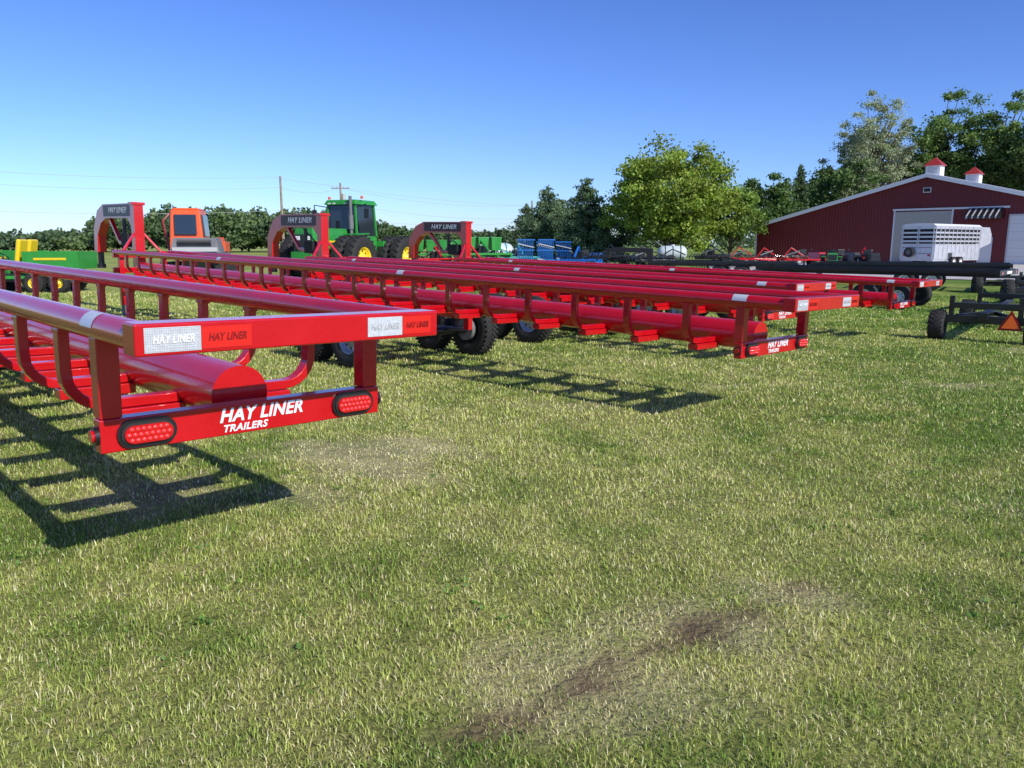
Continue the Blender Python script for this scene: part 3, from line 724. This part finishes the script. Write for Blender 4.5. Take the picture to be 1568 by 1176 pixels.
def treeline():
    PP=[];CC=[];SS=[]
    us=[-900,-300,0,40,75,110,135,160,205,260,330,430,480,560,620,700,780,850,1000,1160,1300,1600,2300]
    vs=[340,346,358,353,347,351,354,332,320,316,314,318,323,333,346,352,348,350,350,348,345,345,340]
    for row,yy in enumerate((160,166,172,178)):
        x=-250.
        while x<250:
            u=784+1197*x/yy; v=np.interp(u,us,vs)+rng.normal()*3+3
            h=max(3,(375-v)/1178*yy+1.5); wd=3.0+rng.random()*4
            k=int((560 if u<900 and u>-100 else 80)*(h/8))
            kc=14; cc_=rng.normal(size=(kc,3)); cc_/=np.linalg.norm(cc_,axis=1)[:,None]; cc_*=rng.random((kc,1))**.4*.75
            ii_=rng.integers(0,kc,k); g=rng.normal(size=(k,3)); g/=np.linalg.norm(g,axis=1)[:,None]; g*=rng.random((k,1))**.4*.34
            p=(cc_[ii_]+g)*[wd*.85,wd*.6,h*.52]+[x,yy+rng.normal()*1.5,h*.5]; p[:,2]=np.maximum(p[:,2],.1+rng.random(k)*1.8)
            PP.append(p); base=np.array([(.10,.155,.04),(.13,.19,.05),(.08,.13,.04)][rng.integers(3)])
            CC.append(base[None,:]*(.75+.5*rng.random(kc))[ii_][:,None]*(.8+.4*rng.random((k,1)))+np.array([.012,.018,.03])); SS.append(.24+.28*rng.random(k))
            x+=wd*.55
    quads('distant_treeline',np.concatenate(PP),np.concatenate(SS),np.concatenate(CC),asp=.8)
treeline()

# ------------------------------------------------------------ ground sheet
def axis(fine0,fine1,st,lim):
    a=list(np.arange(fine0,fine1+1e-6,st)); s=st; x=fine1
    while x<lim: s*=1.16; x+=s; a.append(x)
    s=st; x=fine0; pre=[]
    while x>-lim: s*=1.16; x-=s; pre.append(x)
    return np.array(pre[::-1]+a)
def dryness(x,y):
    big=fbm(x*.35,y*.35,1,3); mid=fbm(x*1.6,y*1.6,5,3); fin=fbm(x*7,y*7,8,2)
    d=1.2*(big-.5)+1.2*(mid-.5)+1.0*(fin-.5)+.54
    d=d-.045*np.clip(x,-4,6)*1.0
    d=d+.35*np.exp(-((x-1.9)**2/.9+(y-2.4)**2/.35))+.2*np.exp(-((x+1.5)**2/2+(y-2.3)**2/.8))
    return np.clip(d,0,1)
GREENC=np.array([.13,.225,.028]); YELC=np.array([.41,.435,.11]); STRAW=np.array([.66,.58,.32]); SOIL=np.array([.17,.115,.065])
xs=axis(-12,14,.09,1600); ys=axis(0,20,.09,1600)
X,Y=np.meshgrid(xs,ys); Z=gz(X,Y); ny,nx=X.shape
me=bpy.data.meshes.new('ground'); co=np.stack([X,Y,Z],-1).reshape(-1,3)
me.vertices.add(len(co)); me.vertices.foreach_set('co',co.reshape(-1))
ii=(np.arange(ny-1)[:,None]*nx+np.arange(nx-1)[None,:]).reshape(-1)
q=np.stack([ii,ii+1,ii+nx+1,ii+nx],1).astype(np.int32)
me.loops.add(q.size); me.loops.foreach_set('vertex_index',q.reshape(-1)); me.polygons.add(len(q)); me.polygons.foreach_set('loop_start',np.arange(0,q.size,4,dtype=np.int32))
me.polygons.foreach_set('use_smooth',np.ones(len(q),bool)); me.update(calc_edges=True)
d=dryness(X,Y).reshape(-1,1); rm=rutmask(X,Y).reshape(-1,1); dm=drymask(X,Y).reshape(-1,1); rr=np.hypot(X,Y).reshape(-1,1)
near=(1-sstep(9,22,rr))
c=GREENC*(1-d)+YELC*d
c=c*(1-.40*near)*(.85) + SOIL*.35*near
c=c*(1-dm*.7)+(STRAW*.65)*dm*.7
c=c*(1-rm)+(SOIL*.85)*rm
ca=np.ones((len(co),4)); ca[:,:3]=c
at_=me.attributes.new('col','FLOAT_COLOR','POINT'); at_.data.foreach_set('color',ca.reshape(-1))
gm=bpy.data.materials.new('lawn_ground'); gm.use_nodes=True; nt=gm.node_tree; bs=nt.nodes['Principled BSDF']; bs.inputs['Roughness'].default_value=.9; bs.inputs['Specular IOR Level'].default_value=.15
A=nt.nodes.new('ShaderNodeAttribute'); A.attribute_name='col'; geo=nt.nodes.new('ShaderNodeNewGeometry')
n1=nt.nodes.new('ShaderNodeTexNoise'); n1.inputs['Scale'].default_value=2.2; n1.inputs['Detail'].default_value=8; n1.inputs['Roughness'].default_value=.75
nt.links.new(geo.outputs['Position'],n1.inputs['Vector'])
mr=nt.nodes.new('ShaderNodeMapRange'); mr.inputs[1].default_value=.3; mr.inputs[2].default_value=.7; mr.inputs[3].default_value=.6; mr.inputs[4].default_value=1.35
nt.links.new(n1.outputs['Fac'],mr.inputs[0]); sc=nt.nodes.new('ShaderNodeVectorMath'); sc.operation='SCALE'
nt.links.new(A.outputs['Color'],sc.inputs[0]); nt.links.new(mr.outputs[0],sc.inputs['Scale']); nt.links.new(sc.outputs[0],bs.inputs['Base Color'])
n2=nt.nodes.new('ShaderNodeTexNoise'); n2.inputs['Scale'].default_value=30; n2.inputs['Detail'].default_value=5; nt.links.new(geo.outputs['Position'],n2.inputs['Vector'])
bp=nt.nodes.new('ShaderNodeBump'); bp.inputs['Strength'].default_value=.9; bp.inputs['Distance'].default_value=.03; nt.links.new(n2.outputs['Fac'],bp.inputs['Height']); nt.links.new(bp.outputs[0],bs.inputs['Normal'])
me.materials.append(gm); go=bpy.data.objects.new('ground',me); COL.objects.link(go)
GR=mat('gravel',(.50,.47,.42),.9,var=.25,vscale=1.2,bump=.6,bscale=6)
b=B(); 
b.add([(12,42,.03),(16,36.5,.03),(22,31.5,.03),(60,27,.03),(95,30,.03),(110,60,.03),(60,110,.03),(24,76,.03),(16,58,.03)],[tuple(range(9))],GR); b.obj('gravel_lot')

# ------------------------------------------------------------ grass
def grass():
    bands=[(1.2,2.6,13000,.0031,.028),(2.6,4.2,8800,.0038,.030),(4.2,6.5,4600,.0054,.033),(6.5,10,2200,.0082,.038),(10,15,850,.012,.045),(15,26,280,.021,.052)]
    XX=[];YY=[];WW=[];LL=[]
    for y0,y1,dn,w,l in bands:
        hw=.72*y1+.8; N=int((y1-y0)*2*hw*dn); x=rng.uniform(-hw,hw,N); y=rng.uniform(y0,y1,N)
        k=np.abs(x)<.72*y+.8; x=x[k];y=y[k]
        cl=fbm(x*9,y*9,44,2); p=.45+1.1*cl; p*=1-.80*rutmask(x,y); p*=1-.40*drymask(x,y)
        k=rng.random(len(x))<p; x=x[k];y=y[k]
        XX.append(x);YY.append(y);WW.append(np.full(len(x),w));LL.append(np.full(len(x),l))
    x=np.concatenate(XX);y=np.concatenate(YY);w=np.concatenate(WW);l=np.concatenate(LL); N=len(x); print('blades',N)
    z=gz(x,y)-.003
    d=dryness(x,y); rt=rutmask(x,y); dm=np.maximum(drymask(x,y),.8*rt)
    l=l*(.45+.85*rng.random(N))*(.65+.8*fbm(x*5,y*5,50,2))*(1-.45*dm)
    tilt=np.abs(rng.normal(.65,.45,N)); tilt=np.clip(tilt,.05,1.45)
    az=rng.uniform(0,2*np.pi,N)
    w=w*(.6+.8*rng.random(N))
    dx,dy=np.cos(az),np.sin(az)
    sa=az+np.pi/2+rng.normal(0,.5,N); sx,sy=np.cos(sa),np.sin(sa)
    b0=np.stack([x,y,z],1); sd=np.stack([sx,sy,np.zeros(N)],1)*w[:,None]/2
    t1=tilt*.6; t2=np.minimum(tilt*1.45,1.65)
    m1=b0+np.stack([dx*np.sin(t1),dy*np.sin(t1),np.cos(t1)],1)*(l*.5)[:,None]
    m2=m1+np.stack([dx*np.sin(t2),dy*np.sin(t2),np.cos(t2)],1)*(l*.5)[:,None]
    V=np.empty((N,5,3)); V[:,0]=b0-sd;V[:,1]=b0+sd;V[:,2]=m1-sd*.85;V[:,3]=m1+sd*.85;V[:,4]=m2
    me=bpy.data.meshes.new('lawn_grass'); me.vertices.add(N*5); me.vertices.foreach_set('co',V.reshape(-1))
    base=(np.arange(N,dtype=np.int64)*5)[:,None]
    lp=(base+np.array([0,1,3,2,2,3,4])[None,:]).astype(np.int32)
    me.loops.add(N*7); me.loops.foreach_set('vertex_index',lp.reshape(-1))
    me.polygons.add(N*2); ls=np.empty((N,2),np.int32); ls[:,0]=np.arange(N)*7; ls[:,1]=np.arange(N)*7+4
    me.polygons.foreach_set('loop_start',ls.reshape(-1)); me.update(calc_edges=True)
    k=np.clip(d+rng.normal(0,.24,N),0,1)[:,None]; c=GREENC*(1-k)+YELC*k
    ps=.06+.30*d**1.5+.6*dm; st=(rng.random(N)<ps)[:,None]; c=np.where(st,STRAW*(.5+.6*rng.random((N,1))),c)
    c=c*(.65+.6*rng.random((N,1)))*1.35
    c=c*(1-.40*rt[:,None])
    a=me.attributes.new('col','FLOAT_COLOR','POINT'); cc=np.ones((N,5,4)); cc[:,:,:3]=np.minimum(c,.85)[:,None,:]; a.data.foreach_set('color',cc.reshape(-1))
    me.materials.append(GRASSM); o=bpy.data.objects.new('lawn_grass',me); COL.objects.link(o)
grass()
PP=[];CC=[];SS=[]
for _ in range(46):
    gy=2+9*rng.random()**1.3; gx=rng.uniform(-1,1)*(.7*gy+.5); gr=.10+.3*rng.random()
    for _2 in range(rng.integers(3,9)):
        x=gx+rng.normal()*gr; y=gy+rng.normal()*gr
        k=rng.integers(4,9); r_=.015+.025*rng.random(); g=rng.normal(size=(k,2))*r_
        PP.append(np.stack([x+g[:,0],y+g[:,1],gz(x+g[:,0],y+g[:,1])+.010+.016*rng.random(k)],1)); SS.append(np.full(k,.007+.006*rng.random())); CC.append(np.array([.12,.23,.04])*(.8+.5*rng.random((k,1))))
quads('lawn_weeds',np.concatenate(PP),np.concatenate(SS),np.concatenate(CC),asp=.65)

# ------------------------------------------------------------ light, sky, camera
EL=35.5; AZ=137.
w=bpy.data.worlds.new('World'); scene.world=w; w.use_nodes=True; nt=w.node_tree; bg=nt.nodes['Background']
sk=nt.nodes.new('ShaderNodeTexSky'); sk.sky_type='NISHITA'; sk.sun_disc=False; sk.sun_elevation=R(EL); sk.sun_rotation=R(AZ); sk.altitude=200; sk.air_density=1.0; sk.dust_density=.3; sk.ozone_density=2.5
gmn=nt.nodes.new('ShaderNodeGamma'); gmn.inputs[1].default_value=1.25; nt.links.new(sk.outputs[0],gmn.inputs[0])
mu=nt.nodes.new('ShaderNodeVectorMath'); mu.operation='MULTIPLY'; mu.inputs[1].default_value=(.78,.96,1.55); nt.links.new(gmn.outputs[0],mu.inputs[0])
nt.links.new(mu.outputs[0],bg.inputs['Color']); bg.inputs['Strength'].default_value=.070
sl=bpy.data.lights.new('sun','SUN'); sl.energy=5.0; sl.angle=R(.5); sl.color=(1,.96,.89)
so=bpy.data.objects.new('sun',sl); COL.objects.link(so)
tr=Vector((-math.sin(R(AZ))*math.cos(R(EL)),-math.cos(R(AZ))*math.cos(R(EL)),-math.sin(R(EL))))
so.rotation_euler=tr.to_track_quat('-Z','Y').to_euler(); so.location=(10,-10,20)
cam=bpy.data.cameras.new('camera'); cam.lens=36*1178/1568; cam.sensor_width=36; cam.clip_start=.05; cam.clip_end=5000
co_=bpy.data.objects.new('camera',cam); COL.objects.link(co_); co_.location=(0,0,1.5); co_.rotation_euler=(R(90-10.25),0,0)
scene.camera=co_
scene.view_settings.view_transform='Standard'; scene.view_settings.look='None'; scene.view_settings.exposure=0
